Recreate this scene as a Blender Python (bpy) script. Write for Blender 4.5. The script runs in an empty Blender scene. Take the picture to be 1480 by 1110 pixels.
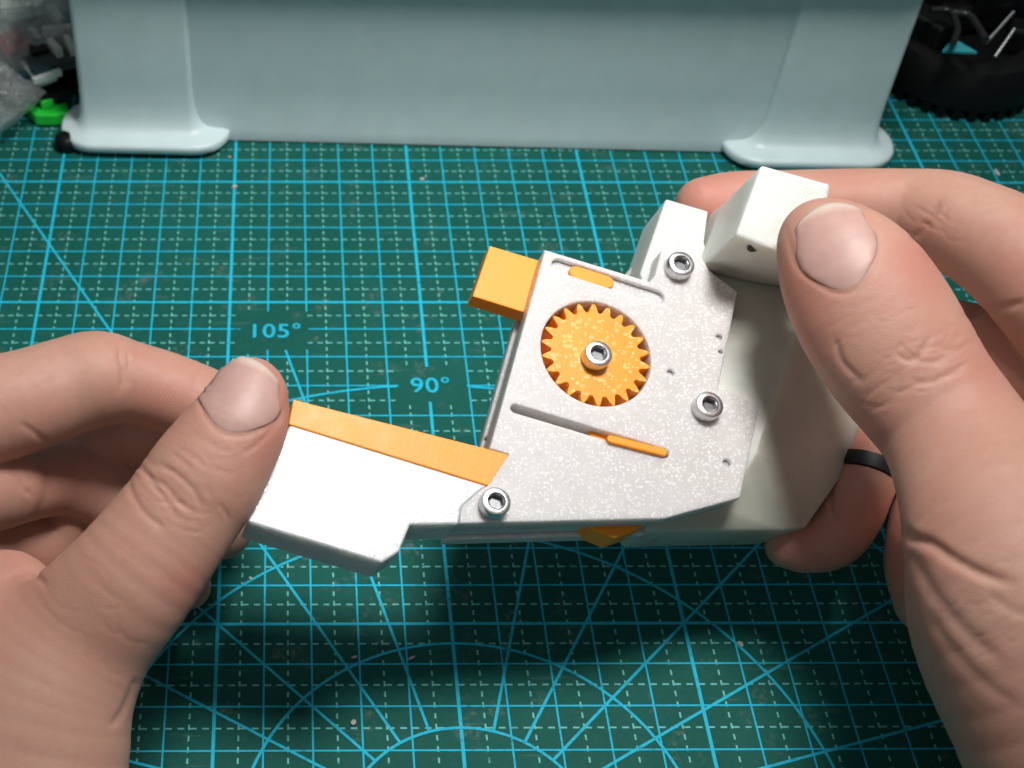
import bpy, bmesh, math, random
import numpy as np
from mathutils import Vector, Matrix, noise
R = math.radians
random.seed(7)
rng = np.random.default_rng(7)
SC = bpy.context.scene
COL = SC.collection
S = 0.01                      # the scene is laid out in centimetres and built in metres

# ------------------------------------------------------------------ camera
FPX, PITCH, YAW, ROLL = 2061.0, 0.8138, 0.0164, 0.0115      # focal length for a 1480 px wide frame, angles in radians
CAM = np.array([-3.5554, -17.189, 25.7589])
SX, SY = -304.64, -3.52
fw = np.array([math.sin(YAW)*math.cos(PITCH), math.cos(YAW)*math.cos(PITCH), -math.sin(PITCH)])
r0 = np.cross(fw, [0, 0, 1]); r0 /= np.linalg.norm(r0); u0 = np.cross(r0, fw)
CR = r0*math.cos(ROLL)+u0*math.sin(ROLL); CU = -r0*math.sin(ROLL)+u0*math.cos(ROLL)
cd = bpy.data.cameras.new('camera'); cam = bpy.data.objects.new('camera', cd); COL.objects.link(cam)
m = Matrix.Identity(4)
for i in range(3):
    m[i][0] = CR[i]; m[i][1] = CU[i]; m[i][2] = -fw[i]; m[i][3] = CAM[i]*S
cam.matrix_world = m
cd.sensor_width = 36; cd.lens = FPX/1480*36
cd.shift_x = -SX/1480; cd.shift_y = SY/1480
cd.clip_start = 0.01; cd.clip_end = 20
cd.dof.use_dof = True; cd.dof.focus_distance = 0.272; cd.dof.aperture_fstop = 30
SC.camera = cam

# ------------------------------------------------------------------ light of the room
w = bpy.data.worlds.new('World'); SC.world = w; w.use_nodes = True
w.node_tree.nodes['Background'].inputs[0].default_value = (0.80, 0.93, 1.0, 1)
w.node_tree.nodes['Background'].inputs[1].default_value = 0.10
def area(name, loc, target, size, power, col):
    l = bpy.data.lights.new(name, 'AREA'); l.shape = 'DISK'; l.size = size*S; l.energy = power; l.color = col
    o = bpy.data.objects.new(name, l); COL.objects.link(o); o.location = Vector(loc)*S
    o.rotation_euler = (Vector(target)-Vector(loc)).to_track_quat('-Z', 'Y').to_euler()
    return o
lamp = area('desk_lamp', (7.5, 3.5, 48), (-1, 9, 2), 12, .55, (1.0, 0.98, 0.95)); lamp.data.spread = R(80)      # shaded lamp head
area('front_fill_light', (-22, -62, 70), (0, 2, 3), 50, .5, (1.0, 0.96, 0.92))  # added fill that lightens the front side faces, no known lamp
area('ceiling_lamp', (10, 50, 130), (0, 8, 0), 60, 1.0, (0.88, 0.97, 1.0))
SC.view_settings.view_transform = 'Standard'; SC.view_settings.look = 'None'; SC.view_settings.gamma = 1
SC.view_settings.exposure = 0.0

# ------------------------------------------------------------------ measuring helpers (photo pixel -> point in the place, cm)
def ray(x, y): return fw+CR*((x-740-SX)/FPX)-CU*((y-555-SY)/FPX)
def dep(x, y, z): return CAM+ray(x, y)*z
def onz(x, y, z=0.0):
    d = ray(x, y); return CAM+d*((z-CAM[2])/d[2])
def project(P):
    d = np.asarray(P)-CAM; z = d@fw
    return 740+SX+FPX*(d@CR)/z, 555+SY-FPX*(d@CU)/z, z

# ------------------------------------------------------------------ building helpers
def tag(o, label=None, cat=None, group=None, kind=None):
    if label: o['label'] = label
    if cat: o['category'] = cat
    if group: o['group'] = group
    if kind: o['kind'] = kind
    return o
def link(name, me, mat, parent=None, smooth=None):
    o = bpy.data.objects.new(name, me); COL.objects.link(o)
    if mat is not None:
        me.materials.clear(); me.materials.append(mat)
    if parent: o.parent = parent
    if smooth is not None:
        me.shade_smooth()
        if smooth < 179: me.set_sharp_from_angle(angle=R(smooth))
    return o
def mesh(name, V, F, mat, parent=None, smooth=None):
    me = bpy.data.meshes.new(name)
    me.from_pydata([tuple(float(c)*S for c in v) for v in V], [], [tuple(int(i) for i in f) for f in F])
    bm = bmesh.new(); bm.from_mesh(me)
    bmesh.ops.recalc_face_normals(bm, faces=bm.faces); bm.to_mesh(me); bm.free()
    me.update()
    return link(name, me, mat, parent, smooth)
def bevel(o, wd, seg=2, ang=35):
    md = o.modifiers.new('bevel', 'BEVEL'); md.width = wd*S; md.segments = seg; md.limit_method = 'ANGLE'; md.angle_limit = R(ang)
    md.harden_normals = False
    return o
def empty(name, loc=(0, 0, 0), rz=0, matrix=None):
    o = bpy.data.objects.new(name, None); COL.objects.link(o); o.empty_display_size = .01
    if matrix is not None: o.matrix_world = matrix
    else:
        o.location = Vector(loc)*S; o.rotation_euler = (0, 0, rz)
    return o
def prism(name, pts, h0, h1, mat, parent=None, bv=0.03, top=None, seg=2):
    """pts: outline at h1; top: optional different outline at h0"""
    n = len(pts); lo = top or pts
    V = [(x, y, h0) for x, y in lo]+[(x, y, h1) for x, y in pts]
    F = [list(range(n))[::-1], list(range(n, 2*n))]+[[i, (i+1) % n, n+(i+1) % n, n+i] for i in range(n)]
    o = mesh(name, V, F, mat, parent)
    if bv: bevel(o, bv, seg)
    return o
def plate(name, loops, h0, h1, mat, parent=None, bv=0.02):
    """flat plate with holes from closed outlines"""
    cu = bpy.data.curves.new('tmp', 'CURVE'); cu.dimensions = '2D'; cu.fill_mode = 'BOTH'
    cu.extrude = ((h1-h0)/2-bv)*S; cu.bevel_depth = bv*S; cu.bevel_resolution = 2; cu.offset = -bv*S
    for lp in loops:
        sp = cu.splines.new('POLY'); sp.points.add(len(lp)-1); sp.use_cyclic_u = True
        for p, q in zip(sp.points, lp): p.co = (q[0]*S, q[1]*S, 0, 1)
    co = bpy.data.objects.new('tmp', cu); COL.objects.link(co)
    dg = bpy.context.evaluated_depsgraph_get()
    me = bpy.data.meshes.new_from_object(co.evaluated_get(dg)); me.name = name
    bpy.data.objects.remove(co); bpy.data.curves.remove(cu)
    me.transform(Matrix.Translation((0, 0, (h0+h1)/2*S)))
    return link(name, me, mat, parent, 32)
def lathe(name, prof, mat, parent=None, n=40, smooth=35, loc=(0, 0, 0)):
    V = []; F = []
    for r, z in prof:
        for i in range(n):
            a = 2*math.pi*i/n; V.append((loc[0]+r*math.cos(a), loc[1]+r*math.sin(a), loc[2]+z))
    for j in range(len(prof)-1):
        for i in range(n): F.append([j*n+i, j*n+(i+1) % n, (j+1)*n+(i+1) % n, (j+1)*n+i])
    F.append(list(range(n))[::-1]); F.append([(len(prof)-1)*n+i for i in range(n)])
    return mesh(name, V, F, mat, parent, smooth)
def tube(name, pts, r, mat, parent=None, n=10, sub=6):
    P = catmull(np.array(pts, float), sub); V = []; F = []
    up = Vector((0.13, 0.2, 1))
    for i, p in enumerate(P):
        t = Vector(P[min(i+1, len(P)-1)]-P[max(i-1, 0)]).normalized()
        a = t.cross(up)
        if a.length < 1e-3: a = t.cross(Vector((1, 0, 0)))
        a.normalize(); b = a.cross(t)
        for k in range(n):
            an = 2*math.pi*k/n; q = Vector(p)+a*(r*math.cos(an))+b*(r*math.sin(an)); V.append(tuple(q))
    for i in range(len(P)-1):
        for k in range(n): F.append([i*n+k, i*n+(k+1) % n, (i+1)*n+(k+1) % n, (i+1)*n+k])
    F.append(list(range(n))); F.append([(len(P)-1)*n+k for k in range(n)])
    return mesh(name, V, F, mat, parent, 60)
def catmull(P, sub):
    P = np.asarray(P, float); Q = np.vstack([2*P[0]-P[1], P, 2*P[-1]-P[-2]]); out = []
    for i in range(1, len(Q)-2):
        for k in range(sub):
            t = k/sub
            out.append(.5*((2*Q[i])+(-Q[i-1]+Q[i+1])*t+(2*Q[i-1]-5*Q[i]+4*Q[i+1]-Q[i+2])*t*t+(-Q[i-1]+3*Q[i]-3*Q[i+1]+Q[i+2])*t**3))
    out.append(P[-1]); return np.array(out)
def box(name, c, d, mat, parent=None, rz=0, bv=0.02, tilt=None):
    hx, hy, hz = d[0]/2, d[1]/2, d[2]/2
    V = [Vector((sx*hx, sy*hy, sz*hz)) for sz in (-1, 1) for sx, sy in ((-1, -1), (1, -1), (1, 1), (-1, 1))]
    M = Matrix.Rotation(rz, 3, 'Z')
    if tilt: M = Matrix.Rotation(rz, 3, 'Z') @ Matrix.Rotation(tilt[0], 3, 'X') @ Matrix.Rotation(tilt[1], 3, 'Y')
    V = [M @ v+Vector(c) for v in V]
    F = [(3, 2, 1, 0), (4, 5, 6, 7), (0, 1, 5, 4), (1, 2, 6, 5), (2, 3, 7, 6), (3, 0, 4, 7)]
    o = mesh(name, V, F, mat, parent)
    if bv: bevel(o, bv, 2)
    return o

# ------------------------------------------------------------------ materials
class NT:
    def __init__(s, name):
        s.m = bpy.data.materials.new(name); s.m.use_nodes = True; s.t = s.m.node_tree; s.b = s.t.nodes['Principled BSDF']
        s.out = s.t.nodes['Material Output']
    def n(s, typ, **kw):
        nd = s.t.nodes.new(typ)
        for k, v in kw.items():
            if k.startswith('i_'):
                key = k[2:]; key = int(key) if key.isdigit() else key.replace('_', ' ')
                nd.inputs[key].default_value = v
            else: setattr(nd, k, v)
        return nd
    def l(s, a, b): s.t.links.new(a, b)
    def co(s, scale=1.0):
        """object coordinates in centimetres times scale"""
        tc = s.n('ShaderNodeTexCoord'); mp = s.n('ShaderNodeMapping')
        k = 100*scale if not hasattr(scale, '__len__') else None
        mp.inputs['Scale'].default_value = (k, k, k) if k else tuple(100*q for q in scale)
        s.l(tc.outputs['Object'], mp.inputs['Vector']); return mp.outputs['Vector']
    def noise(s, vec, scale, detail=4, rough=.55):
        nd = s.n('ShaderNodeTexNoise', i_Scale=scale, i_Detail=detail, i_Roughness=rough); s.l(vec, nd.inputs['Vector']); return nd.outputs['Fac']
    def ramp(s, fac, stops, interp='LINEAR'):
        nd = s.n('ShaderNodeValToRGB'); cr = nd.color_ramp; cr.interpolation = interp
        while len(cr.elements) < len(stops): cr.elements.new(.5)
        for e, (p, c) in zip(cr.elements, stops):
            e.position = p; e.color = tuple(c)+(1,) if hasattr(c, '__len__') else (c, c, c, 1)
        s.l(fac, nd.inputs['Fac']); return nd.outputs['Color']
    def mix(s, fac, a, b, mode='MIX'):
        nd = s.n('ShaderNodeMix', data_type='RGBA', blend_type=mode)
        for sock, v in ((nd.inputs[0], fac), (nd.inputs[6], a), (nd.inputs[7], b)):
            if isinstance(v, bpy.types.NodeSocket): s.l(v, sock)
            elif hasattr(v, '__len__'): sock.default_value = tuple(v)+(1,)
            else: sock.default_value = v
        return nd.outputs[2]
    def math(s, op, a, b=None, clamp=False):
        nd = s.n('ShaderNodeMath', operation=op, use_clamp=clamp)
        for i, v in enumerate((a, b)):
            if v is None: continue
            if isinstance(v, bpy.types.NodeSocket): s.l(v, nd.inputs[i])
            else: nd.inputs[i].default_value = v
        return nd.outputs[0]
    def bump(s, h, strength, dist, prev=None):
        nd = s.n('ShaderNodeBump', i_Strength=strength, i_Distance=dist*S); s.l(h, nd.inputs['Height'])
        if prev is not None: s.l(prev, nd.inputs['Normal'])
        return nd.outputs['Normal']
    def set(s, **kw):
        for k, v in kw.items():
            sock = s.b.inputs[k.replace('_', ' ')]
            if isinstance(v, bpy.types.NodeSocket): s.l(v, sock)
            elif k.endswith('Color'): sock.default_value = tuple(v)+(1,)
            else: sock.default_value = v
        return s
def simple(name, col, rough=.5, metal=0, sss=0, rad=.1, spec=.5, nscale=3, namt=.12, bump=.0):
    a = NT(name); v = a.co(); f = a.noise(v, nscale, 5)
    c = a.mix(a.ramp(f, [(.3, 0.0), (.7, 1.0)]), [q*(1-namt) for q in col], [min(1, q*(1+namt)) for q in col])
    a.set(Base_Color=c, Roughness=a.math('ADD', a.math('MULTIPLY', f, .2), rough-.1), Metallic=metal, Specular_IOR_Level=spec)
    if sss: a.set(Subsurface_Weight=sss, Subsurface_Scale=S, Subsurface_Radius=(rad, rad, rad))
    if bump: a.set(Normal=a.bump(a.noise(v, nscale*6, 4), bump, .02))
    return a.m

def mat_rubber():
    a = NT('mat_rubber'); v = a.co()
    big = a.noise(v, .18, 4); fine = a.noise(v, 9, 5, .7); mid = a.noise(v, 1.3, 6, .65)
    c = a.mix(a.ramp(big, [(.3, 0.), (.7, 1.)]), (.0028, .074, .057), (.0045, .098, .079))
    c = a.mix(a.math('MULTIPLY', a.ramp(fine, [(.45, 0.), (.8, 1.)]), .35), c, (.03, .13, .11))
    sc = a.ramp(mid, [(.57, 0.), (.68, 1.)])
    c = a.mix(a.math('MULTIPLY', sc, a.math('MULTIPLY', a.ramp(fine, [(.46, 0.), (.6, 1.)]), .6)), c, (.15, .17, .14))
    # knife cuts: thin stretched scratches
    vs = a.co((.6, 7.0, 1)); mp = a.noise(vs, .8, 3, .5)
    c = a.mix(a.math('MULTIPLY', a.ramp(mp, [(.665, 0.), (.675, 1.)]), .22), c, (.08, .2, .17))
    a.set(Base_Color=c, Roughness=a.ramp(mid, [(.3, .55), (.7, .68)]), Specular_IOR_Level=.16, Normal=a.bump(fine, .25, .02))
    return a.m
def mat_print(name, col, worn):
    a = NT(name); v = a.co(); f = a.noise(v, 7, 5, .7); g = a.noise(v, .9, 5, .6)
    wear = a.math('MULTIPLY', a.ramp(f, [(.52, 0.), (.68, 1.)]), a.ramp(g, [(.45, worn*.5), (.68, 1.)]))
    c = a.mix(wear, col, (.012, .10, .085))
    a.set(Base_Color=c, Roughness=.6, Specular_IOR_Level=.25); return a.m
def mat_printed(name, col, sparkle=0.0, layer=0.0, sss=.35, rad=.25, rough=.42, layerdir='DIAGONAL', spec=.5, spscale=12):
    """3D printed plastic: sparkle = glints of the textured bed side, painted as pale specks, layer = extrusion lines"""
    a = NT(name); v = a.co()
    n1 = a.noise(v, 2.2, 5, .6); c = a.mix(a.ramp(n1, [(.3, 0.), (.7, 1.)]), [q*.95 for q in col], [min(1, q*1.04) for q in col])
    nrm = a.bump(a.noise(v, 16, 4, .65), .22, .018)
    if sparkle:
        vo = a.n('ShaderNodeTexVoronoi', i_Scale=spscale, i_Randomness=1.0); a.l(v, vo.inputs['Vector'])
        sep = a.n('ShaderNodeSeparateColor'); a.l(vo.outputs['Color'], sep.inputs[0])
        rad_ = a.math('MULTIPLY', a.math('POWER', sep.outputs[0], 1.25), .74)
        spot = a.math('SUBTRACT', rad_, vo.outputs['Distance']); spot = a.math('MULTIPLY', spot, 9, True)
        spot = a.math('MULTIPLY', spot, a.ramp(a.noise(v, 1.6, 3), [(.30, .5), (.58, 1.)]))
        k = a.math('MULTIPLY', spot, sparkle, True)
        c = a.mix(k, c, [min(.97, q*.4+.56) for q in col] if col[2] > .2 else (1.0, .72, .30))  # glints put into the colour as paler specks
        a.set(Roughness=a.math('SUBTRACT', rough, a.math('MULTIPLY', k, rough-.16)))
        nrm = a.bump(spot, .3, .012, nrm)
    else: a.set(Roughness=a.ramp(n1, [(.2, rough-.06), (.8, rough+.08)]))
    if layer:
        wv = a.n('ShaderNodeTexWave', wave_type='BANDS', bands_direction=layerdir, i_Scale=6.5, i_Distortion=1.0, i_Detail=1.0); wv.inputs['Detail Scale'].default_value = 2
        a.l(v, wv.inputs['Vector']); tn = a.n('ShaderNodeTexCoord'); sx_ = a.n('ShaderNodeSeparateXYZ'); a.l(tn.outputs['Normal'], sx_.inputs[0])
        face = a.math('MULTIPLY', a.math('SUBTRACT', sx_.outputs[2], .9), 20, True)
        nrm = a.bump(a.math('MULTIPLY', wv.outputs['Fac'], face), layer, .03, nrm)
    a.set(Base_Color=c, Normal=nrm, Subsurface_Weight=sss, Subsurface_Scale=S, Subsurface_Radius=(rad, rad*.95, rad*.85), Specular_IOR_Level=spec)
    return a.m
def mat_skin():
    a = NT('skin'); v = a.co()
    at = a.n('ShaderNodeAttribute', attribute_name='red'); red = at.outputs['Fac']
    n1 = a.noise(v, .55, 4, .55); n2 = a.noise(v, 4.5, 5, .65)
    c = a.mix(a.ramp(n1, [(.3, 0.), (.7, 1.)]), (.50, .258, .190), (.545, .318, .245))
    c = a.mix(a.math('MULTIPLY', a.ramp(n2, [(.4, 0.), (.75, 1.)]), .35), c, (.47, .228, .165))
    c = a.mix(red, c, (.50, .182, .140))
    vo = a.n('ShaderNodeTexVoronoi', i_Scale=21, feature='DISTANCE_TO_EDGE'); 
    wv = a.mix(.12, v, a.n('ShaderNodeTexNoise', i_Scale=6).outputs['Color']); a.l(wv, vo.inputs['Vector'])
    cell = a.ramp(vo.outputs['Distance'], [(0., 0.), (.12, 1.)])
    nb = a.bump(cell, .22, .010); nb = a.bump(a.noise(v, 30, 4, .6), .25, .012, nb)
    vl = a.co((.9, .9, .9)); nb = a.bump(a.noise(vl, 5, 5, .6), .14, .03, nb)
    a.set(Base_Color=c, Roughness=a.ramp(n2, [(.3, .46), (.7, .60)]), Subsurface_Weight=.5, Subsurface_Scale=S, Subsurface_Radius=(.32, .12, .07), Normal=nb, Specular_IOR_Level=.4)
    return a.m
def mat_nail():
    a = NT('nail'); v = a.co()
    at = a.n('ShaderNodeAttribute', attribute_name='tip')
    ridg = a.noise(a.co((1, 1, 1)), 3, 3)
    c = a.mix(a.ramp(ridg, [(.3, 0.), (.7, 1.)]), (.50, .295, .255), (.55, .335, .29))
    c = a.mix(at.outputs['Fac'], c, (.72, .60, .50))
    a.set(Base_Color=c, Roughness=.48, Subsurface_Weight=.3, Subsurface_Scale=S, Subsurface_Radius=(.2, .1, .08), Normal=a.bump(a.noise(v, 12, 3), .12, .01))
    return a.m
M = {}
M['mat'] = mat_rubber()
M['line'] = mat_print('print_cyan', (.011, .46, .66), .4)
M['dash'] = mat_print('print_pale', (.15, .50, .48), .6)
M['text'] = simple('print_text', (.011, .42, .60), .6, spec=.25, nscale=8, namt=.1)
M['desk'] = simple('desk_top', (.05, .04, .035), .6)
M['tote'] = simple('tote_plastic', (.56, .685, .695), .40, sss=.25, rad=.5, nscale=1.2, namt=.04)
M['white'] = mat_printed('plate_print', (.60, .575, .565), sparkle=1.0, spscale=21, sss=.8, rad=.4)
M['body'] = mat_printed('body_print', (.50, .51, .44), sss=.9, rad=.6, rough=.30)  # same plastic as the blocks, with the grip's shade put into a darker olive
M['block'] = mat_printed('block_print', (.74, .76, .71), layer=.7, sss=.8, rad=.4, rough=.40)
M['jaw'] = mat_printed('jaw_print', (.66, .67, .675), sparkle=.8, sss=.8, rad=.45, rough=.38, spec=.85, spscale=12)
M['orange'] = mat_printed('orange_print', (1.0, .325, .012), sss=.2, rad=.15, rough=.45)
M['orange_glitter'] = mat_printed('orange_glitter_print', (1.0, .315, .012), sparkle=.5, sss=.2, rad=.15, rough=.4, spscale=11)
M['steel'] = simple('screw_steel', (.60, .60, .60), .34, metal=1, nscale=14, namt=.15, bump=.15)
M['steel_dark'] = simple('screw_socket', (.22, .22, .23), .4, metal=1, nscale=14)
M['skin'] = mat_skin(); M['nail'] = mat_nail()
M['black'] = simple('black_plastic', (.004, .004, .0045), .5, spec=.25)
M['ring'] = simple('black_band', (.007, .008, .010), .5, spec=.4)
M['cable'] = simple('black_cable', (.012, .012, .013), .4)
M['green'] = simple('green_plastic', (.02, .62, .05), .4, sss=.3, rad=.2)
M['pcb'] = simple('dark_board', (.03, .045, .045), .5, nscale=6, namt=.4)
M['teal'] = simple('teal_board', (.008, .06, .07), .45, nscale=4, namt=.4)
M['pale'] = simple('pale_part', (.55, .60, .55), .5)
M['red'] = simple('red_part', (.25, .02, .02), .45)
M['scrap'] = simple('scrap_plastic', (.45, .42, .40), .5)
M['turq'] = simple('turquoise_glimpse', (.03, .30, .33), .5)
def film():
    a = NT('bag_film'); v = a.co()
    nb = a.bump(a.noise(v, 2.4, 5, .6), 1.0, .25)
    tr = a.n('ShaderNodeBsdfTransparent'); tr.inputs[0].default_value = (.93, .96, .95, 1)
    gl = a.n('ShaderNodeBsdfGlossy', i_Roughness=.14); a.l(nb, gl.inputs['Normal'])
    df = a.n('ShaderNodeBsdfDiffuse'); df.inputs[0].default_value = (.80, .86, .84, 1); a.l(nb, df.inputs['Normal'])
    lw = a.n('ShaderNodeLayerWeight', i_Blend=.4); a.l(nb, lw.inputs['Normal'])
    m1 = a.n('ShaderNodeMixShader'); a.l(a.math('ADD', a.math('MULTIPLY', lw.outputs['Facing'], .20), .11, True), m1.inputs[0]); a.l(tr.outputs[0], m1.inputs[1]); a.l(df.outputs[0], m1.inputs[2])
    m2 = a.n('ShaderNodeMixShader'); a.l(a.math('ADD', a.math('MULTIPLY', lw.outputs['Facing'], .5), .06, True), m2.inputs[0]); a.l(m1.outputs[0], m2.inputs[1]); a.l(gl.outputs[0], m2.inputs[2])
    a.l(m2.outputs[0], a.out.inputs['Surface']); return a.m
M['film'] = film()

# ------------------------------------------------------------------ desk and cutting mat (mat printed grid: 1 unit = 1 cm)
desk = mesh('desk', [(-90, -60, -.32), (90, -60, -.32), (90, 90, -.32), (-90, 90, -.32)], [(0, 1, 2, 3)], M['desk']); tag(desk, kind='structure')
mat = empty('cutting_mat', (0, 0, -.3))
tag(mat, 'dark green self healing cutting mat with printed cyan grid and angle lines', 'cutting mat')
X0, X1, Y0, Y1 = -23, 24, -13, 29
def up(V): return [(x, y, z+.3) for x, y, z in V]
o = mesh('mat_sheet', up([(X0, Y0, -.3), (X1, Y0, -.3), (X1, Y1, -.3), (X0, Y1, -.3), (X0, Y0, 0), (X1, Y0, 0), (X1, Y1, 0), (X0, Y1, 0)]),
         [(3, 2, 1, 0), (4, 5, 6, 7), (0, 1, 5, 4), (1, 2, 6, 5), (2, 3, 7, 6), (3, 0, 4, 7)], M['mat'], mat)
GAPS = [(-4.72, -2.98, 8.22, 9.62), (-.78, .92, 6.42, 7.62)]       # blanks round the printed angles
class Print:
    def __init__(s, z): s.V = []; s.F = []; s.z = z
    def seg(s, a, b, wd):
        a = np.array(a, float); b = np.array(b, float); d = b-a; L = np.hypot(*d)
        if L < 1e-6: return
        n = np.array([-d[1], d[0]])/L*wd/2; k = len(s.V)
        for q in (a-n, b-n, b+n, a+n): s.V.append((q[0], q[1], s.z+.3))
        s.F.append((k, k+1, k+2, k+3))
    def line(s, a, b, wd, step=None):
        """straight line that leaves out the blanks"""
        a = np.array(a, float); b = np.array(b, float); n = max(2, int(np.hypot(*(b-a))/.05)); run = None
        for i in range(n+1):
            p = a+(b-a)*i/n
            ins = any(x0 < p[0] < x1 and y0 < p[1] < y1 for x0, x1, y0, y1 in GAPS)
            if not ins and run is None: run = p
            if (ins or i == n) and run is not None: s.seg(run, p, wd); run = None
solid = Print(.006); rays = Print(.009); dash = Print(.004); dash2 = Print(.0052)
for c in range(X0+1, X1): solid.line((c, Y0+1), (c, Y1-1), .074 if c % 5 == 0 else .039)
sol2 = Print(.0075)
for r in range(Y0+1, Y1): sol2.line((X0+1, r), (X1-1, r), .072 if r % 5 == 0 else .040)
inside = lambda x, y: any(a < x < b and c < y < d for a, b, c, d in GAPS)
for c in range(X0+1, X1-1):
    for k in range((Y0+1)*4, (Y1-1)*4):
        y = k/4
        y += .03
        if not inside(c+.5, y): dash.seg((c+.5, y-.062), (c+.5, y+.062), .038)
for r in range(Y0+1, Y1-1):
    for k in range((X0+1)*4, (X1-1)*4):
        x = k/4
        x += .085
        if not inside(x, r+.5): dash2.seg((x-.068, r+.5), (x+.068, r+.5), .038)
for d in range(0, 181, 15):                                         # angle rays about the protractor centre
    if d == 90: continue
    a = R(d); r1 = {60: 40, 120: 40, 45: 40, 135: 13.8, 105: 13.75, 75: 13.75}.get(d, 13.8)
    x1, y1 = math.cos(a)*r1, -5+math.sin(a)*r1
    if d in (60, 120, 45):
        t = min(1, (Y1-1+5)/(y1+5)); x1 *= t; y1 = -5+(y1+5)*t
        if abs(x1) > 22: t = 22/abs(x1); x1 *= t; y1 = -5+(y1+5)*t
    st = 2.5
    rays.line((math.cos(a)*st, -5+math.sin(a)*st), (x1, y1), .060)
for k_, rad in enumerate((2.5, 4.5, 7.5, 12.0)):
    arc = Print(.012); N = int(rad*24)
    for i in range(N):
        a0, a1 = math.pi*i/N, math.pi*(i+1.03)/N
        p, q = (math.cos(a0)*rad, -5+math.sin(a0)*rad), (math.cos(a1)*rad, -5+math.sin(a1)*rad)
        if not (inside(*p) or inside(*q)) and abs(p[0]) < 22: arc.seg(p, q, .062)
    mesh('angle_arc', arc.V, arc.F, M['line'], mat)
for nm, pr, mt in (('grid_columns', solid, 'line'), ('grid_rows', sol2, 'line'), ('angle_lines', rays, 'line'), ('dashed_columns', dash, 'dash'), ('dashed_rows', dash2, 'dash')):
    mesh(nm, pr.V, pr.F, M[mt], mat)
def text(name, body, x, y, size, z=.014, mat_='text', parent=None):
    cu = bpy.data.curves.new('tmp', 'FONT'); cu.body = body; cu.size = size*S; cu.align_x = 'CENTER'; cu.align_y = 'CENTER'; cu.offset = .008*S; cu.space_character = 1.06
    co = bpy.data.objects.new('tmp', cu); COL.objects.link(co); dg = bpy.context.evaluated_depsgraph_get()
    me = bpy.data.meshes.new_from_object(co.evaluated_get(dg)); bpy.data.objects.remove(co); me.name = name
    me.transform(Matrix.Translation((x*S, y*S, (z+.3)*S))); return link(name, me, M[mat_], parent)
text('angle_number', '105°', -3.82, 8.90, .70, parent=mat)
text('angle_number', '90°', .05, 6.98, .70, parent=mat)

# ------------------------------------------------------------------ storage tote
tote = empty('storage_tote', (2.02, 16.62, .0), R(-2.1))
tag(tote, 'pale grey blue plastic storage tote with flared corner feet at the back of the mat', 'storage box')
def rrect(hx, y0, y1, r, cx=0, n=8):
    pts = []
    for (sx, yy, a0) in ((1, y0, -90), (1, y1, 0), (-1, y1, 90), (-1, y0, 180)):
        rr = min(r, hx*.98, (y1-y0)*.49); ccx = cx+sx*(hx-rr); ccy = yy+(rr if yy == y0 else -rr)
        for k in range(n+1):
            a = R(a0+90*k/n); pts.append((ccx+rr*math.cos(a), ccy+rr*math.sin(a)))
    return pts
def loft(name, rings, mat_, parent, closed=True, smooth=50):
    n = len(rings[0]); V = [v for r in rings for v in r]; F = []
    for j in range(len(rings)-1):
        for i in range(n): F.append((j*n+i, j*n+(i+1) % n, (j+1)*n+(i+1) % n, (j+1)*n+i))
    if closed: F += [tuple(range(n))[::-1], tuple((len(rings)-1)*n+i for i in range(n))]
    return mesh(name, V, F, mat_, parent, smooth)
D = 15.0
zs = [(.06, .0), (.44, .0), (.50, -.018), (2, -.015), (5, 0), (6.3, .03)]
rings = [[(x, y, z) for x, y in rrect(11.45+o_, .0-o_, D+o_, 1.2)] for z, o_ in zs]
rings += [[(x, y, 6.3) for x, y in rrect(11.3, .18, D-.18, 1.1)], [(x, y, .3) for x, y in rrect(11.2, .22, D-.22, 1.1)]]
loft('tub', rings, M['tote'], tote)
rim = [[(x, y, z) for x, y in rrect(11.5+o_, -o_, D+o_, 1.3)] for z, o_ in ((6.15, .1), (6.15, .6), (6.6, .6), (6.6, -.2))]
loft('rim', rim, M['tote'], tote)
for sx in (-1, 1):
    for back in (0, 1):
        prof = [(.16, .84), (.20, .90), (.38, .92), (.44, .88), (.475, .80), (.50, .48), (.55, .32), (.68, .20), (.95, .10), (1.4, .04), (2.0, .02), (5, 0), (6.1, -.02)]
        rg = []
        for z, o_ in prof:
            hx = 1.62+o_*.95; cx = sx*(9.86-o_*.20)
            y0, y1 = -.10-o_*.92, 1.3
            rg.append([(x, (y if not back else D-y), z) for x, y in rrect(hx, y0, y1, .16+o_*.98, cx, 10)])
        loft('corner_foot', rg, M['tote'], tote)

# black knob under the tote's foot
kp = onz(97, 203, .25)
o = lathe('rubber_knob', [(.22, 0), (.34, .04), (.38, .2), (.34, .38), (.2, .46), (.05, .48)], M['black'], None, 24, 60); o.location = Vector((kp[0], kp[1], .01))*S
tag(o, 'small round black knob peeking out under the left foot of the tote', 'knob')

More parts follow.
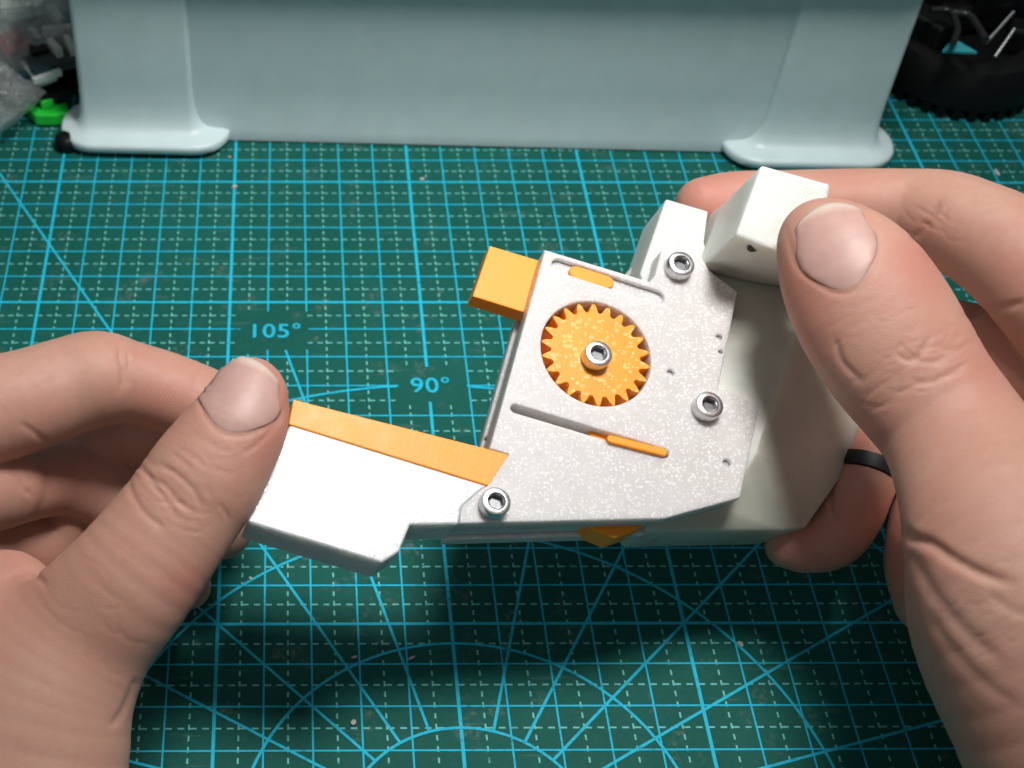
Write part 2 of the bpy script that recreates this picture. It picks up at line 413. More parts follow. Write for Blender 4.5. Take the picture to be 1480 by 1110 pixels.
# ------------------------------------------------------------------ hand-held printed mechanism (local frame: plate plane, h towards the viewer)
EL = R(70)
TL = R(9); DV = np.array([0, math.sin(EL), math.cos(EL)]); dn0 = np.array([0, -math.cos(EL), math.sin(EL)])
DN = dn0*math.cos(TL)+np.array([math.sin(TL), 0, 0]); DU = np.array([math.cos(TL), 0, 0])-dn0*math.sin(TL)
DO = dep(861, 512, 27.6)
def uv(x, y, h=0.):
    d = ray(x, y); t = ((DO+DN*h-CAM)@DN)/(d@DN); q = CAM+d*t-DO; return (float(q@DU), float(q@DV))
def local(u, v, h): return DO+DU*u+DV*v+DN*h
mw = Matrix.Identity(4)
for i in range(3): mw[i][0] = DU[i]; mw[i][1] = DV[i]; mw[i][2] = DN[i]; mw[i][3] = DO[i]*S
dev = empty('printed_mechanism', matrix=mw)
tag(dev, 'white 3D printed mechanism with orange gear and lever arm held between both hands', 'mechanism')
U = lambda pts, h=0.: [uv(x, y, h) for x, y in pts]
def slot(a, b, wd, n=8):
    a = np.array(a); b = np.array(b); d = (b-a)/np.hypot(*(b-a)); nn = np.array([-d[1], d[0]]); r = wd/2; pts = []
    for c, s0 in ((b, -90), (a, 90)):
        for k in range(n+1):
            an = R(s0+180*k/n); pts.append(tuple(c+d*(r*math.cos(an))+nn*(r*math.sin(an))))
    return pts
def circ(c, r, n=48): return [(c[0]+r*math.cos(2*math.pi*k/n), c[1]+r*math.sin(2*math.pi*k/n)) for k in range(n)]
PL = [(788, 361), (939, 407), (947, 398), (956, 362), (984, 353), (1012, 366), (1026, 392), (1066, 422), (1038, 562), (1059, 567), (1097, 590),
      (1070, 719), (960, 749), (870, 751), (664, 756), (667, 732), (693, 709), (706, 701), (736, 656), (708, 648)]
plo = U(PL)
gc = np.array(uv(862, 510))
s1 = slot(uv(808, 383), uv(951, 429), .30); s2 = slot(uv(745, 590), uv(961, 655), .185)
dim = [(970, 538, .075), (1051, 669, .085), (1040, 487, .07), (1042, 508, .05)]
holes = [circ(gc, 1.118, 72), s1, s2]+[circ(uv(x, y), r, 16) for x, y, r in dim]
plate('front_plate', [plo]+holes, -.46, 0, M['white'], dev, .022)
for x, y, r in dim: prism('dimple', circ(uv(x, y), r+.004, 16), -.44, -.10, M['white'], dev, 0)
prism('slot_floor', slot(uv(807, 383), uv(952, 429), .305), -.44, -.12, M['white'], dev, 0)
# middle body, inset at the left, and back plate of the same outline
mid = U([(792, 370), (939, 415), (1066, 440), (1038, 562), (1085, 595), (1060, 712), (955, 742), (668, 750), (672, 736), (738, 664), (714, 646)])
prism('spacer_body', mid, -1.02, -.462, M['white'], dev, 0)
bp = U([(788, 362), (939, 407), (1066, 422), (1060, 560), (1060, 719), (960, 749), (664, 756), (672, 725), (735, 672), (708, 650)])
bk = plate('back_plate', [bp, circ(uv(728, 607), .06, 14)], -1.36, -1.022, M['white'], dev, .03)
prism('pin', circ(uv(728, 607), .058, 14), -1.36, -1.10, M['black'], dev, 0)  # black fill painting the dark of an open hole, no real pin
# gear with 22 teeth
def gear(c, r0_, r1_, nt, ph):
    P = []
    for i in range(nt):
        a = 2*math.pi*(i+ph)/nt; st = 2*math.pi/nt
        for f, r in ((-.42, r0_), (-.33, r0_+.025), (-.235, r0_+(r1_-r0_)*.5), (-.15, r1_-.045), (-.085, r1_-.01), (0, r1_), (.085, r1_-.01), (.15, r1_-.045), (.235, r0_+(r1_-r0_)*.5), (.33, r0_+.025), (.42, r0_)):
            P.append((c[0]+r*math.cos(a+f*st), c[1]+r*math.sin(a+f*st)))
    return P
gcc = np.array(uv(861.5, 511.5, -.075))
gpf = gear(gcc, .905, 1.105, 22, .35)
g = plate('gear', [gpf], -.455, -.075, M['orange_glitter'], dev, .02)
# cap screws
def cap_screw(px, py, h0, hh=.27):
    u, v = uv(px, py, h0+hh)
    r = .272
    pr = [(r-.012, h0), (r, h0+.02), (r, h0+hh-.035), (r-.012, h0+hh-.012), (r-.035, h0+hh), (.172, h0+hh), (.158, h0+hh-.018)]
    n = 48; V = []; F = []
    for q, z in pr:
        for i in range(n):
            a = 2*math.pi*i/n; V.append((u+q*math.cos(a), v+q*math.sin(a), z))
    for hexr, z in ((.150, h0+hh-.03), (.150, h0+hh-.19)):
        for i in range(n):
            a = 2*math.pi*i/n; q = hexr*math.cos(R(30))/math.cos((a+.3) % R(60)-R(30)); V.append((u+q*math.cos(a), v+q*math.sin(a), z))
    L = len(pr)+2
    for j in range(L-1):
        for i in range(n): F.append((j*n+i, j*n+(i+1) % n, (j+1)*n+(i+1) % n, (j+1)*n+i))
    F.append(tuple((L-1)*n+i for i in range(n)))
    s = mesh('cap_screw', V, F, M['steel'], dev, 30)
    mesh('hex_socket', [(u+.149*math.cos(k*math.pi/3-.3), v+.149*math.sin(k*math.pi/3-.3), h0+hh-.15) for k in range(6)], [range(6)], M['steel_dark'], s)
cap_screw(986, 380, 0); cap_screw(1027, 584, 0); cap_screw(718, 724, 0); cap_screw(866, 510, -.05)
# orange sliders, bar, lever, cam
prism('slider', slot(uv(833, 393, -.03), uv(878, 407, -.03), .275), -.46, -.03, M['orange'], dev, .02)
prism('lever_tip', slot(uv(884, 634, .09), uv(959, 653, .09), .165), -.45, .09, M['orange'], dev, .035)
prism('lever', slot(uv(858, 626, -.2), uv(884, 634, -.2), .165), -.45, -.2, M['orange'], dev, .01)
prism('rack_bar', U([(708, 355), (815, 387), (789, 461), (683, 428)], -.5), -.92, -.5, M['orange'], dev, .02)
prism('cam', U([(846, 756), (858, 766), (888, 778), (914, 769), (938, 755), (932, 738), (848, 740)], -.50), -1.15, -.50, M['orange'], dev, .03)
# jaw with its orange strip
jw = U([(419, 614), (704, 702), (692, 710), (667, 733), (663, 757), (593, 758), (577, 797), (552, 813), (358, 754), (366, 728)])
prism('jaw', jw, -1.0, 0.0, M['jaw'], dev, .035)
prism('jaw_tail', U([(655, 745), (720, 700), (760, 700), (760, 752), (660, 756)], -.5), -.98, -.5, M['white'], dev, .02)
prism('jaw_strip', U([(424, 577), (738, 657), (706, 702), (417, 613)], -.02), -.95, -.02, M['orange'], dev, .02)
# handle: mounting block, tall block, faceted grip
def poly(name, V3, F, mat_, bv=.06, seg=3):
    o = mesh(name, V3, F, mat_, dev); bevel(o, bv, seg, 12); o.data.shade_smooth(); return o
P3 = lambda x, y, h: uv(x, y, h)+(h,)
b1t = [(963, 287), (1024, 305), (1018, 350), (1040, 420), (990, 440), (930, 412), (926, 394)]
prism('mount_block', U(b1t, -.465), -1.75, -.465, M['block'], dev, .04)
# tall block
top = [P3(1101, 238, 1.7), P3(1200, 266, 1.7), P3(1180, 376, 1.7), P3(1123, 362, 1.7), P3(1064, 339, 1.7)]
base = [P3(1020, 306, -1.3), P3(1235, 296, -1.3), P3(1245, 430, -1.3), P3(1112, 402, -1.3), P3(1004, 378, -1.3)]
Vt = []
for t_ in (0, .06, .16, .32, .55, .8, 1):
    e_ = t_**.45
    for a_, b_ in zip(base, top): Vt.append((a_[0]+(b_[0]-a_[0])*e_, a_[1]+(b_[1]-a_[1])*e_, a_[2]+(b_[2]-a_[2])*t_))
Ft = [tuple(range(30, 35)), (4, 3, 2, 1, 0)]+[(j_*5+i, j_*5+(i+1) % 5, j_*5+5+(i+1) % 5, j_*5+5+i) for j_ in range(6) for i in range(5)]
poly('tall_block', Vt, Ft, M['block'], .06)
# grub screw under the tall block
us, vs_ = uv(1088, 354, 1.4)
bm = bmesh.new(); bmesh.ops.create_cone(bm, cap_ends=True, segments=20, radius1=.13*S, radius2=.13*S, depth=.3*S, matrix=Matrix.Translation((us*S, (vs_+.07)*S, 1.4*S)) @ Matrix.Rotation(R(78), 4, 'X'))
me = bpy.data.meshes.new('grub_screw'); bm.to_mesh(me); bm.free(); link('grub_screw', me, M['steel_dark'], dev, 30)
hv = [P3(960, 330, -1.30), P3(1180, 330, -.50), P3(1149, 490, .12), P3(1096, 655, -.05), P3(1052, 738, -.62), P3(936, 758, -.70), P3(850, 640, -1.45), P3(900, 400, -1.45),
      P3(1290, 390, -1.15), P3(1268, 560, -1.15), P3(1243, 650, -1.15), P3(1165, 762, -1.12), P3(1130, 767, -.98), P3(936, 768, -.85)]
top_f = [(0, 1, 2, 7), (7, 2, 3, 6), (6, 3, 4, 5), (1, 8, 9, 2), (2, 9, 10, 3), (3, 10, 11, 12), (3, 12, 4), (4, 12, 13, 5)]
rimv = [0, 1, 8, 9, 10, 11, 12, 13, 5, 6, 7]
V3 = list(hv); k0 = len(V3)
for i in rimv: V3.append((hv[i][0]*.985+.02, hv[i][1]*.985, -2.1))
F3 = list(top_f)
for j in range(len(rimv)):
    a, b = rimv[j], rimv[(j+1) % len(rimv)]; F3.append((a, b, k0+(j+1) % len(rimv), k0+j))
F3.append(tuple(range(k0, k0+len(rimv))))
poly('grip', V3, F3, M['body'], .05, 3)
#@HANDS@
# ------------------------------------------------------------------ hands: smooth solid from finger chains, meshed with surface nets
def J(x, y, d, r): return np.append(dep(x, y, d), r*d/FPX)       # joint seen at photo pixel x, y; d cm from the lens; r = half width in photo pixels
class Hand:
    def __init__(s): s.ch = []; s.cut = []
    def chain(s, joints, k=.05, sub=4, flat=None, grp=0):
        P = catmull(np.array(joints), sub); s.ch.append((P, k, flat, grp))
    def chain_d(s, X, ch):
        P, k, flat, grp = ch; D_ = np.full(len(X), 1e9, np.float32)
        xl, xh = X.min(0)-1.3, X.max(0)+1.3
        for a, b in zip(P[:-1], P[1:]):
            if s.cull and (np.any(np.maximum(a[:3]+a[3], b[:3]+b[3]) < xl) or np.any(np.minimum(a[:3]-a[3], b[:3]-b[3]) > xh)): continue
            ba = (b[:3]-a[:3]).astype(np.float32); L2 = max(1e-6, float(ba@ba)); pa = X-a[:3].astype(np.float32)
            t = np.clip(pa@ba/L2, 0, 1); q = pa-t[:, None]*ba
            if flat is not None:
                fd, fk = flat; q = q+(q@fd.astype(np.float32))[:, None]*fd.astype(np.float32)*(fk-1)
            np.minimum(D_, np.sqrt((q*q).sum(1))-np.float32(a[3])-t*np.float32(b[3]-a[3]), out=D_)
        return D_
    def f(s, X):
        X = np.asarray(X, np.float32); groups = {}
        for ch in s.ch:
            d = s.chain_d(X, ch); k = ch[1]; g_ = ch[3]
            groups[g_] = d if g_ not in groups else smin(groups[g_], d, k)
        out = groups[0]
        fing = None
        for g_, d in groups.items():
            if g_ == 0: continue
            fing = d if fing is None else smin(fing, d, .05)
        if fing is not None: out = smin(out, fing, s.kroot)
        return out
    kroot = .45; cull = False
    def build(s, name, h=.05):
        A = np.vstack([c[0] for c in s.ch]); lo = (A[:, :3]-A[:, 3:]).min(0)-.4; hi = (A[:, :3]+A[:, 3:]).max(0)+.4
        st = 6; n = np.ceil((hi-lo)/(h*st)).astype(int)
        cs = [lo[i]+h*st*(np.arange(n[i])+.5)-h*.5 for i in range(3)]
        G = np.stack(np.meshgrid(*cs, indexing='ij'), -1).reshape(-1, 3); dc = s.f(G).reshape(n)
        big = np.repeat(np.repeat(np.repeat(dc, st, 0), st, 1), st, 2)
        act = np.argwhere(np.abs(dc) < h*st*1.35)
        loc = np.stack(np.meshgrid(*[np.arange(st)]*3, indexing='ij'), -1).reshape(-1, 3)
        s.cull = True
        for ck in np.array_split(act, max(1, len(act)//120)):
            idx = (ck[:, None, :]*st+loc[None]).reshape(-1, 3)
            big[idx[:, 0], idx[:, 1], idx[:, 2]] = s.f(lo+idx*h)
        s.cull = False
        V, F = surface_nets(big, lo, h)
        return V, F
def smin(a, b, k):
    hh = np.clip(k-np.abs(a-b), 0, None)/k
    return np.minimum(a, b)-hh*hh*np.float32(k*.25)
def surface_nets(g, lo, h):
    s = g < 0; n = np.array(g.shape)-1
    corners = [(i, j, k) for i in (0, 1) for j in (0, 1) for k in (0, 1)]
    sl = lambda a, c: a[c[0]:c[0]+n[0], c[1]:c[1]+n[1], c[2]:c[2]+n[2]]
    cnt = sum(sl(s, c).astype(np.int8) for c in corners); cells = np.argwhere((cnt > 0) & (cnt < 8))
    vid = np.full(n, -1, np.int32); vid[cells[:, 0], cells[:, 1], cells[:, 2]] = np.arange(len(cells))
    acc = np.zeros((len(cells), 3)); w_ = np.zeros(len(cells))
    val = {c: g[cells[:, 0]+c[0], cells[:, 1]+c[1], cells[:, 2]+c[2]] for c in corners}
    for i, a in enumerate(corners):
        for b in corners[i+1:]:
            if sum(abs(p-q) for p, q in zip(a, b)) != 1: continue
            va, vb = val[a], val[b]; x = (va < 0) != (vb < 0)
            t = np.where(x, va/np.where(x, va-vb, 1), 0)[:, None]; pt = np.array(a)+t*(np.array(b)-np.array(a))
            acc[x] += pt[x]; w_[x] += 1
    V = lo+(cells+acc/w_[:, None])*h; F = []
    for ax in range(3):
        o1, o2 = [q for q in range(3) if q != ax]
        a = [slice(1, -1)]*3; a[ax] = slice(0, -1); b = [slice(1, -1)]*3; b[ax] = slice(1, None)
        sa, sb = s[tuple(a)], s[tuple(b)]; e = np.argwhere(sa != sb); flip = sa[e[:, 0], e[:, 1], e[:, 2]]
        base = e.copy(); base[:, o1] += 1; base[:, o2] += 1
        q = []
        for d1, d2 in ((-1, -1), (0, -1), (0, 0), (-1, 0)):
            c = base.copy(); c[:, o1] += d1; c[:, o2] += d2; q.append(vid[c[:, 0], c[:, 1], c[:, 2]])
        q = np.stack(q, 1); fl = flip if ax != 1 else ~flip
        q[~fl] = q[~fl][:, ::-1]; F.append(q)
    return V, np.vstack(F)
def vnormals(V, F):
    N = np.zeros_like(V); fn = np.cross(V[F[:, 2]]-V[F[:, 0]], V[F[:, 3]]-V[F[:, 1]])
    for i in range(4):
        for q in range(3): N[:, q] += np.bincount(F[:, i], fn[:, q], len(V))
    return N/np.maximum(np.linalg.norm(N, axis=1), 1e-9)[:, None]
def smooth_mesh(V, F, it=3, lam=.5):
    E_ = np.vstack([F[:, [0, 1]], F[:, [1, 2]], F[:, [2, 3]], F[:, [3, 0]]])
    for k in range(it):
        for l_ in (lam, -lam*1.04):
            I0 = np.concatenate([E_[:, 0], E_[:, 1]]); I1 = np.concatenate([E_[:, 1], E_[:, 0]]); n_ = len(V)
            A = np.stack([np.bincount(I0, V[I1, q], n_) for q in range(3)], 1); c = np.bincount(I0, minlength=n_).astype(float)
            V = V+l_*(A/c[:, None]-V)
    return V
def poly_dist(px, py, pts):
    D_ = np.full(len(px), 1e9); P = np.array(pts, float); T = np.zeros(len(px)); n = len(P)-1
    for i, (a, b) in enumerate(zip(P[:-1], P[1:])):
        ba = b-a; t = np.clip(((px-a[0])*ba[0]+(py-a[1])*ba[1])/max(1e-6, ba@ba), 0, 1)
        d = np.hypot(px-a[0]-t*ba[0], py-a[1]-t*ba[1]); m_ = d < D_; D_[m_] = d[m_]; T[m_] = (i+t[m_])/n
    return D_, T
def finish_hand(name, hand, creases, reds, h=.05):
    V, F = hand.build(name, h); V = smooth_mesh(V, F, 3); N = vnormals(V, F)
    px, py, dz = project(V); view = V-CAM; front = -(N*view).sum(1)/np.linalg.norm(view, axis=1)
    # the nearest surface only: drop what lies behind another part of the hand
    near = {}
    kx, ky = (px/6).astype(int), (py/6).astype(int); key = kx*10000+ky
    order = np.argsort(dz); ks = key[order]; u_, first = np.unique(ks, return_index=True); zmin = dict(zip(u_, dz[order][first]))
    zm = np.array([zmin[k] for k in key]); vis = (dz-zm < .5) & (front > -.1)
    disp = np.zeros(len(V)); red = np.zeros(len(V))
    for pts, wd, dp in creases:
        pts2 = catmull(np.array(pts, float), 5) if len(pts) > 2 else pts
        dd, T = poly_dist(px, py, pts2); fade = np.clip(np.minimum(T, 1-T)*6+.25, 0, 1)
        gss = np.exp(-(dd/wd)**2); disp -= vis*fade*dp*.78*(gss-.2*np.exp(-(dd/(wd*2.4))**2))
    for x, y, r, a in reds:
        red = np.maximum(red, a*np.exp(-((px-x)**2+(py-y)**2)/r**2))
    V = V+N*disp[:, None]
    cen = V.mean(0); me = bpy.data.meshes.new(name)
    Vl = ((V-cen)*S).astype(np.float32)
    me.vertices.add(len(V)); me.vertices.foreach_set('co', Vl.ravel())
    me.loops.add(F.size); me.loops.foreach_set('vertex_index', F.astype(np.int32).ravel())
    me.polygons.add(len(F)); me.polygons.foreach_set('loop_start', np.arange(0, F.size, 4, dtype=np.int32))
    me.update(calc_edges=True); me.validate()
    at = me.attributes.new('red', 'FLOAT', 'POINT'); at.data.foreach_set('value', red.astype(np.float32))
    o = bpy.data.objects.new(name, me); COL.objects.link(o); me.materials.append(M['skin']); me.shade_smooth(); o.location = Vector(cen)*S
    return o, cen, hand
def on_skin(hand, x, y, d0, d1):
    """first point of the hand met by the sight line of photo pixel x, y between depths d0 and d1"""
    x = np.asarray(x, float); y = np.asarray(y, float); rays_ = fw+np.outer((x-740-SX)/FPX, CR)-np.outer((y-555-SY)/FPX, CU)
    t = np.full(len(x), d0)
    for _ in range(60):
        d = hand.f(CAM+rays_*t[:, None]); t = np.minimum(t+np.maximum(d*.8, -.2), d1)
    return CAM+rays_*t[:, None]
def nail_edge(tip, base, halfw, skew=0):
    tip = np.array(tip, float); base = np.array(base, float); ax = base-tip; L = np.hypot(*ax); ax /= L; pr = np.array([-ax[1], ax[0]]); out = []
    for u, v in [(-1, k/6) for k in range(1, 7)]+[(-1+k/6, 1) for k in range(1, 12)]+[(1, 1-k/6) for k in range(0, 6)]:
        wv = halfw*1.04*(1 if v < .55 else math.sqrt(max(.0, 1-((v-.55)/.45)**2*.55)))
        out.append(tuple(tip+ax*(v*L*1.03-(u*u)*L*.22*v)+pr*(u*wv)))
    return out
def nail(hand, o, cen, tip, base, halfw, d0, d1, lift=.03, tipw=.9, curve=.10, skew=0):
    """nail plate over the skin: tip and base are photo pixels at the middle of the free edge and of the cuticle"""
    tip = np.array(tip, float); base = np.array(base, float); ax = base-tip; L = np.hypot(*ax); ax /= L; pr = np.array([-ax[1], ax[0]])
    nu, nv = 25, 27; uu_ = np.linspace(-1, 1, nu); vv_ = np.linspace(0, 1, nv); pts = []; uvs = []
    for v in vv_:
        for u in uu_:
            # rounded outline: the width shrinks towards the cuticle and the free edge bows out
            wv = halfw*(tipw+(1-tipw)*min(1, v*2.2))*(1 if v < .55 else math.sqrt(max(.0, 1-((v-.55)/.45)**2*.55)))
            yv = v*L+(u*u)*L*.16*(1-v)*1.0-(u*u)*L*.22*v
            pts.append(tip+ax*yv+pr*(u*wv)+pr*skew*v); uvs.append((u, v))
    pts = np.array(pts); uvs = np.array(uvs); P = on_skin(hand, pts[:, 0], pts[:, 1], d0, d1)
    e = 1e-2
    for _ in range(12):
        d = hand.f(P); g_ = np.stack([hand.f(P+np.eye(3)[i]*e)-hand.f(P-np.eye(3)[i]*e) for i in range(3)], 1); g_ /= np.maximum(np.linalg.norm(g_, axis=1), 1e-6)[:, None]
        P = P-g_*d[:, None]*.8
    Ng = np.stack([hand.f(P+np.eye(3)[i]*e)-hand.f(P-np.eye(3)[i]*e) for i in range(3)], 1); Ng /= np.linalg.norm(Ng, axis=1)[:, None]
    edge = np.minimum(1-np.abs(uvs[:, 0]), 1-uvs[:, 1]); hgt = lift*np.clip(edge/.16, 0, 1)**.6-.012+curve*.25*(1-uvs[:, 0]**2)*np.clip((1-uvs[:, 1])/.25, 0, 1)
    hgt += .02*np.clip(1-uvs[:, 1]*6, 0, 1)
    P = P+Ng*hgt[:, None]; inner = P-Ng*.05
    V = np.vstack([P, inner])-cen; k = nu*nv; F = []
    for j in range(nv-1):
        for i in range(nu-1):
            a = j*nu+i; F.append((a, a+1, a+nu+1, a+nu)); F.append((k+a, k+a+nu, k+a+nu+1, k+a+1))
    rim_ = [i for i in range(nu)]+[j*nu+nu-1 for j in range(1, nv)]+[(nv-1)*nu+i for i in range(nu-2, -1, -1)]+[j*nu for j in range(nv-2, 0, -1)]
    for a, b in zip(rim_, rim_[1:]+rim_[:1]): F.append((a, k+a, k+b, b))
    n_ = mesh('fingernail', V, F, M['nail'], o, 179)
    at = n_.data.attributes.new('tip', 'FLOAT', 'POINT'); tv = np.clip(1-uvs[:, 1]*9-np.abs(uvs[:, 0])*.4, 0, 1); at.data.foreach_set('value', np.concatenate([tv, tv]).astype(np.float32))
    return n_
VD = -ray(740, 600)/np.linalg.norm(ray(740, 600))

# left hand: thumb on the jaw's face, index below it
LH = Hand(); LH.kroot = .7
thumbL = [J(362, 566, 25.6, 50), J(358, 580, 25.5, 60), J(345, 614, 25.35, 71), J(322, 650, 25.25, 79), J(296, 690, 25.2, 86), J(274, 722, 25.2, 87), J(240, 770, 25.15, 90), J(185, 842, 25.1, 98), J(118, 920, 25.3, 108), J(60, 1020, 25.2, 125), J(20, 1180, 25.0, 165), J(-60, 1420, 24.6, 200)]
LH.chain(thumbL, flat=(VD, 1.22), grp=0)
LH.chain([J(-60, 1080, 25.4, 125), J(-90, 1250, 25, 170), J(-160, 1450, 24.6, 200)], k=.8, grp=0)
LH.chain([J(60, 1020, 25.6, 110), J(-80, 900, 26.2, 110), J(-190, 760, 27, 110)], k=.8, grp=0)                       # palm
LH.chain([J(-200, 650, 27.6, 95), J(-230, 800, 27.6, 100), J(-190, 950, 26.8, 110)], k=.8, grp=0)
LH.chain([J(-30, 850, 26.6, 46), J(20, 838, 26.4, 42), J(70, 880, 26.0, 40)], k=.25, grp=0)                           # web by the thumb
LH.chain([J(-200, 640, 27.6, 92), J(-70, 605, 27.9, 84), J(25, 583, 28.2, 76), J(95, 560, 28.5, 72), J(140, 548, 28.6, 70), J(185, 552, 28.7, 60), J(240, 567, 28.8, 58), J(300, 590, 28.9, 56), J(352, 618, 28.9, 50), J(385, 640, 28.8, 42)], grp=1)   # index
LH.chain([J(-200, 740, 27.8, 86), J(-90, 706, 28.2, 78), J(-10, 700, 28.8, 68), J(22, 700, 29.3, 58), J(90, 690, 30.4, 56), J(170, 720, 30.8, 54), J(225, 790, 29.8, 48), J(262, 838, 28.6, 40), J(272, 848, 28.2, 33)], grp=2)   # middle
LH.chain([J(-220, 830, 27.8, 84), J(-100, 800, 28.6, 72), J(-10, 780, 30.2, 66), J(70, 770, 31.2, 62), J(150, 640, 31.2, 60), J(240, 640, 31.0, 58), J(300, 720, 29.8, 48), J(322, 766, 29.2, 42)], grp=3)   # ring
LH.chain([J(-230, 930, 27.4, 76), J(-110, 930, 28.6, 62), J(-20, 920, 29.8, 54), J(60, 880, 30.2, 48), J(110, 860, 30, 42)], grp=4)   # little
cl = [ (nail_edge((364, 523), (326, 624), 65), 4, .028),
 ([(200, 668), (215, 690), (232, 714), (250, 735)], 4, .030),
 ([(228, 668), (250, 682), (272, 700), (288, 722), (290, 742)], 3.6, .040),
 ([(206, 680), (222, 692), (236, 700), (262, 728), (284, 742)], 3.6, .045),
 ([(184, 690), (190, 712), (206, 738), (222, 752), (238, 764)], 4.5, .040),
 ([(316, 728), (324, 738), (332, 752)], 4, .03),
 ([(296, 700), (306, 716)], 3.5, .02), ([(248, 654), (262, 664), (278, 680)], 3.5, .02),
 ([(172, 502), (174, 520), (178, 540), (174, 566)], 4.5, .05), ([(184, 512), (186, 535), (184, 560)], 4, .035),
 ([(30, 612), (50, 626), (66, 640)], 5, .04), ([(28, 692), (34, 706), (44, 716)], 4, .05),
 ([(8, 838), (30, 828), (52, 834), (66, 846)], 6, .06),
 ([(196, 982), (190, 1000), (176, 1030), (160, 1050)], 6, .05),
 ([(352, 655), (372, 642), (396, 618), (410, 596)], 4, .03),
]
rl = [(400, 575, 55, .55), (400, 640, 45, .55), (330, 640, 60, .25), (60, 690, 60, .3), (30, 825, 40, .35), (250, 570, 70, .35), (270, 850, 40, .6), (10, 690, 40, .3)]
def wrinkles(cx, cy, ax, ay, half, along, n, seed, dp=.016):
    """fine skin lines across a knuckle; (ax, ay) runs along the finger"""
    rd = random.Random(seed); out = []; L = math.hypot(ax, ay); ax, ay = ax/L, ay/L
    for _ in range(n):
        t = rd.gauss(0, .45)*along; o_ = rd.uniform(-.75, .75)*half; ln = rd.uniform(.15, .5)*half; bow = rd.uniform(-.12, .25)*half
        pts = [(cx+ax*(t+bow*(1-q*q)+rd.uniform(-1, 1))-ay*(o_+q*ln), cy+ay*(t+bow*(1-q*q)+rd.uniform(-1, 1))+ax*(o_+q*ln)) for q in (-1, -.4, .3, 1)]
        out.append((pts, rd.uniform(2.2, 3.2), dp*rd.uniform(.5, 1.2)))
    return out
cl += wrinkles(250, 712, -.6, .8, 85, 52, 26, 1)+wrinkles(330, 662, -.5, .85, 60, 30, 12, 2, .010)+wrinkles(178, 535, 1, .1, 50, 18, 9, 3)+wrinkles(60, 545, 1, -.1, 60, 40, 9, 5, .010)+wrinkles(150, 880, -.6, .8, 90, 90, 16, 4, .010)
ol, cenL, _ = finish_hand('hand', LH, cl, rl)
tag(ol, 'left hand with thumb pressed on the white lever arm, fingers curled underneath', 'hand')
nail(LH, ol, cenL, (364, 523), (326, 624), 65, 24, 26.6, tipw=.74)

# right hand: thumb on the tall block, index behind it, other fingers under the grip
RH = Hand(); RH.kroot = .6
thumbR = [J(1185, 342, 26.4, 54), J(1194, 354, 26.3, 68), J(1212, 376, 26.1, 85), J(1234, 408, 25.9, 100), J(1262, 455, 25.7, 108), J(1297, 512, 25.45, 107), J(1336, 567, 25.2, 101), J(1377, 622, 24.9, 101), J(1418, 700, 24.3, 116), J(1462, 800, 23.5, 145), J(1510, 900, 23.1, 172), J(1590, 1050, 22.8, 195), J(1730, 1300, 22.4, 230)]
RH.chain(thumbR, flat=(VD, 1.25), grp=0)
RH.chain([J(1388, 806, 24.3, 70), J(1408, 880, 24.0, 92), J(1452, 960, 23.8, 112), J(1552, 1080, 23.4, 150), J(1680, 1300, 23.0, 210)], k=.30, grp=0)      # heel of the palm
RH.chain([J(1500, 900, 26, 140), J(1620, 760, 27, 130), J(1680, 620, 27.6, 110)], k=.8, grp=0)
RH.chain([J(1480, 820, 27.6, 110), J(1620, 720, 28.0, 110), J(1650, 900, 27.2, 150)], k=.8, grp=0)
RH.chain([J(1640, 560, 27.2, 96), J(1540, 440, 27.9, 88), J(1462, 366, 28.6, 80), J(1400, 330, 29.2, 72), J(1360, 312, 29.6, 66), J(1310, 300, 30.0, 56), J(1230, 298, 30.4, 54), J(1140, 298, 30.8, 52), J(1060, 296, 31.0, 48), J(1018, 298, 31.0, 42)], grp=1)   # index
RH.chain([J(1660, 640, 27.6, 92), J(1560, 560, 28.4, 82), J(1480, 530, 29.2, 74), J(1410, 505, 30.2, 66), J(1300, 480, 31.0, 58), J(1200, 470, 31.2, 52)], grp=2)   # middle
RH.chain([J(1650, 720, 27.8, 88), J(1540, 640, 28.6, 76), J(1450, 610, 29.4, 66), J(1340, 600, 29.9, 56), J(1275, 640, 29.5, 50), J(1250, 690, 29.1, 46), J(1228, 745, 28.9, 45), J(1202, 778, 28.8, 44), J(1165, 790, 28.8, 38), J(1140, 788, 28.8, 34)], grp=3)   # ring finger
RH.chain([J(1600, 800, 27.8, 84), J(1480, 730, 28.4, 70), J(1400, 690, 28.9, 54), J(1350, 700, 29.2, 44), J(1330, 752, 28.9, 42), J(1322, 815, 28.3, 42), J(1340, 870, 27.4, 46)], grp=4)   # little
cr = [ (nail_edge((1192, 299), (1226, 420), 61), 4.5, .03),
 ([(1300, 762), (1318, 778), (1345, 786), (1378, 808), (1420, 830), (1460, 842)], 9, .10),
 ([(1306, 790), (1330, 826), (1356, 868), (1400, 918), (1450, 960)], 12, .05),
 ([(1340, 880), (1370, 930), (1420, 985), (1470, 1020)], 10, .03),
 ([(1320, 556), (1345, 552), (1372, 540), (1398, 524)], 4.5, .04), ([(1296, 510), (1310, 520), (1326, 516), (1344, 486)], 5, .045),
 ([(1300, 496), (1312, 510), (1330, 520)], 4, .025), ([(1356, 500), (1372, 506), (1390, 500)], 4, .02),
 ([(1208, 490), (1212, 510), (1220, 526), (1246, 552)], 5, .04),
 ([(1360, 290), (1346, 310), (1330, 336), (1318, 348)], 6, .07), ([(1372, 300), (1356, 330)], 5, .03),
 ([(1394, 456), (1440, 447), (1482, 436)], 6, .06),
 ([(1204, 692), (1200, 715), (1202, 738), (1212, 758)], 4, .05), ([(1430, 860), (1460, 880), (1490, 890)], 8, .03), ([(1366, 600), (1400, 590), (1430, 572)], 5, .015),
]
